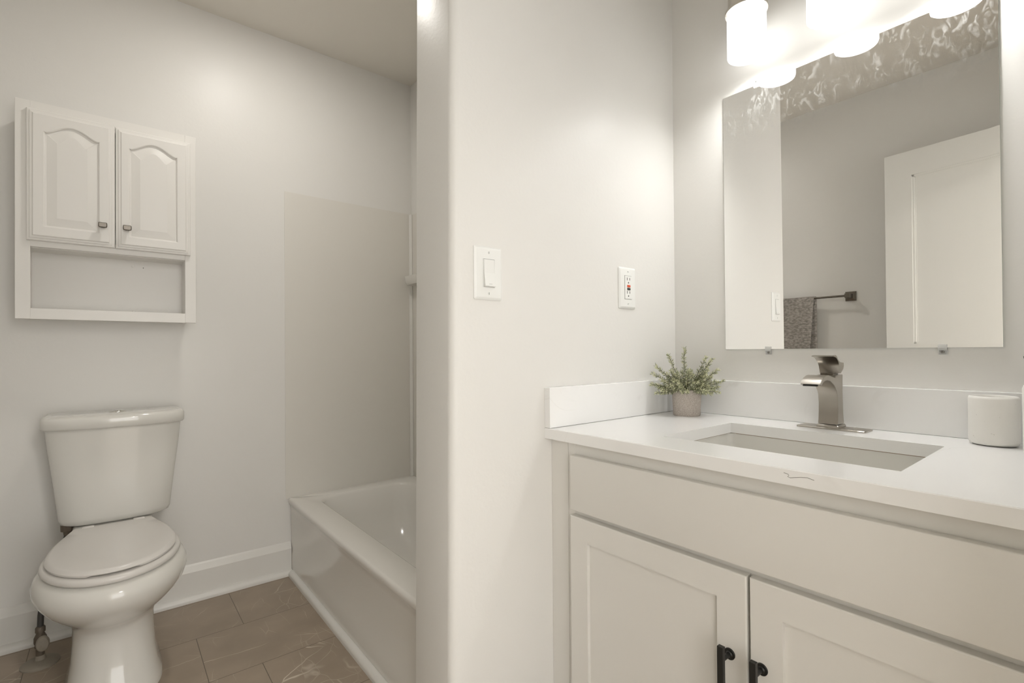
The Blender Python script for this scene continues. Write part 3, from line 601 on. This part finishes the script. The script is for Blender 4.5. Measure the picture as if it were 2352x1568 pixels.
box(ox0, ox1, CFY, CFY+.017, cz0, oz0, bm=fr); box(ox0, ox1, CFY, CFY+.017, oz1, 1.43, bm=fr); box(ox0, ox1, CFY, CFY+.017, 1.84, cz1, bm=fr)
link('face_frame', fr, M['wcab'], wc)
def arch(x0, x1, z0, zs, zp, y, ins):
    """closed outline: bottom, right side, cathedral-arch top, left side"""
    x0 += ins; x1 -= ins; z0 += ins; l = []
    nb, ns, na_ = 10, 14, 36; zs2 = zs-ins; zp2 = zp-ins
    for i in range(nb): l.append((x0+(x1-x0)*i/nb, z0))
    for i in range(ns): l.append((x1, z0+(zs2-z0)*i/ns))
    for i in range(na_):
        t_ = i/na_; u = 1-2*t_; s_ = max(0, 1-abs(u)/.86)
        h_ = (math.sin(min(1, s_)*math.pi/2)**1.25) if abs(u) < .86 else 0
        h2 = -.06*(1-((abs(u)-.93)/.07)**2) if abs(u) > .86 else 0
        l.append((x1+(x0-x1)*t_, zs2+(zp2-zs2)*(h_+h2)))
    for i in range(ns): l.append((x0, zs2+(z0-zs2)*i/ns))
    return [Vector((a, y, b)) for a, b in l]
def rectl(x0, x1, z0, z1, y, ins):
    x0 += ins; x1 -= ins; z0 += ins; z1 -= ins; l = []
    nb, ns, na_ = 10, 14, 36
    for i in range(nb): l.append((x0+(x1-x0)*i/nb, z0))
    for i in range(ns): l.append((x1, z0+(z1-z0)*i/ns))
    for i in range(na_): l.append((x1+(x0-x1)*i/na_, z1))
    for i in range(ns): l.append((x0, z1+(z0-z1)*i/ns))
    return [Vector((a, y, b)) for a, b in l]
DF = CFY-.0190
def arch_door(x0, x1, z0, z1, px0, px1, pz0, zs, zp, kx):
    R_ = lambda y, i: rectl(x0, x1, z0, z1, y, i); A_ = lambda y, i: arch(px0, px1, pz0, zs, zp, y, i)
    lo = [R_(CFY-.0005, 0), R_(DF+.0095, 0), R_(DF+.0075, .002), R_(DF+.0070, .0075), R_(DF+.0040, .0085), R_(DF+.0030, .0145), R_(DF, .0175),
          A_(DF, -.004), A_(DF+.0015, -.0015), A_(DF+.0065, 0), A_(DF+.0070, .0035), A_(DF+.0062, .0060), A_(DF+.0008, .0285), A_(DF+.0004, .0300)]
    d_ = link('cabinet_door', loft(lo), M['wcab'], wc)
    kz = 1.4870; kb = bmesh.new(); rows = []
    for y_, hw_, hh in ((-.0245, .0, 0), (-.0235, .0105, .0075), (-.0215, .0126, .0096), (-.0185, .0128, .0098), (-.0150, .0105, .0078), (-.012, .006, .0055), (0, .0075, .0070)):
        row_ = []
        for i in range(36):
            a = 2*math.pi*i/36; c_, s_ = math.cos(a), math.sin(a); px_ = math.copysign(abs(c_)**.38, c_); pz_ = math.copysign(abs(s_)**.38, s_)
            yy = y_ + (.0025*(abs(pz_)**2) if False else 0) - (.0022*px_*px_*(1 if y_ < -.02 and hw_ > 0 else 0))
            row_.append(kb.verts.new((kx+hw_*px_*(1-.05*abs(pz_)**2), DF+yy, kz+hh*pz_*(1-.06*(1-px_*px_)))))
        rows.append(row_)
    for a, c in zip(rows[1:], rows[2:]):
        for i in range(36): kb.faces.new((a[i], a[(i+1) % 36], c[(i+1) % 36], c[i]))
    for v_ in rows[0]: kb.verts.remove(v_)
    kb.faces.new(rows[1]); kb.faces.new(rows[-1])
    kn = link('door_knob', kb, M['nickd'], d_, smooth=35)
    return d_
arch_door(-.2255, .0070, 1.4135, 1.8605, -.1785, -.0390, 1.4645, 1.7840, 1.8130, -.0270)
arch_door(.0088, .2400, 1.4125, 1.8575, .0510, .1935, 1.4605, 1.7840, 1.8130, .0420)
for (x_, z_) in ((.052, 1.3905),):
    pass
for x_, z_, k_ in ((.062, 1.3700, 0), (.065, 1.1930, 1)):
    s_ = link('screw_cover', lathe((x_, YT-.010, z_), [(.001, -.003), (.004, -.0028), (.0048, -.001), (.0048, 0), (.001, 0)], 20, 'y'), M['wcab'], wc, smooth=40)
link('screw_hole', lathe((.095, YT-.0101, 1.367), [(.0005, -.0004), (.0016, -.0004), (.0016, 0), (.0005, 0)], 12, 'y'), M['dark'], wc)
# ------------------------------------------------------------------ towel bar and towel (seen in the mirror)
tb_ = thing('towel_bar', (XL, 1.29, 1.33), 'dark nickel towel bar with square ends on the left wall, seen in the mirror', 'towel bar')
bxx = XL+.060
for y_ in (.985, 1.595):
    def sq(x, h): return [Vector((x, y_+a*h, 1.332+b*h)) for a, b in ((-1, -1), (1, -1), (1, 1), (-1, 1))]
    link('bracket', loft([sq(XL, .027), sq(XL+.007, .027), sq(XL+.009, .024), sq(XL+.016, .013), sq(XL+.045, .0095), sq(XL+.052, .0125), sq(XL+.070, .0125), sq(XL+.072, .011)]), M['nickd'], tb_)
link('bar', tube([(bxx, .985, 1.332), (bxx, 1.595, 1.332)], .0062, 16), M['nickd'], tb_, smooth=40)
tl_ = bmesh.new(); rows = []
for i in range(25):
    u = i/24; row_ = []
    for j in range(41):
        s_ = j/40   # front hem -> over bar -> rear hem
        if s_ < .46: z_ = 1.332 - (.46-s_)/.46*.42; x_ = bxx+.0095+.006*math.sin(u*9+1)*(.46-s_)/.46
        elif s_ > .54: z_ = 1.332 - (s_-.54)/.46*.40; x_ = bxx-.0095-.005*math.sin(u*8)*(s_-.54)/.46
        else:
            a = (s_-.46)/.08*math.pi; z_ = 1.332+.0095*math.sin(a); x_ = bxx+.0095*math.cos(a)
        hang = (1.332-z_)/.42
        ye_ = 1.158 if s_ < .5 else 1.150
        ye_ += (.030*hang if s_ < .5 else -.002*hang)
        row_.append(tl_.verts.new((x_, ye_+(1.46-ye_)*u, z_)))
    rows.append(row_)
for a, c in zip(rows, rows[1:]):
    for j in range(40): tl_.faces.new((a[j], a[j+1], c[j+1], c[j]))
to = link('towel', tl_, M['towel'], label='grey knitted towel draped over the towel bar, seen in the mirror', cat='towel', smooth=60)
sm_ = to.modifiers.new('thick', 'SOLIDIFY'); sm_.thickness = .005; sm_.offset = 0
for o in bpy.data.objects:
    if '_o' in o: del o['_o']
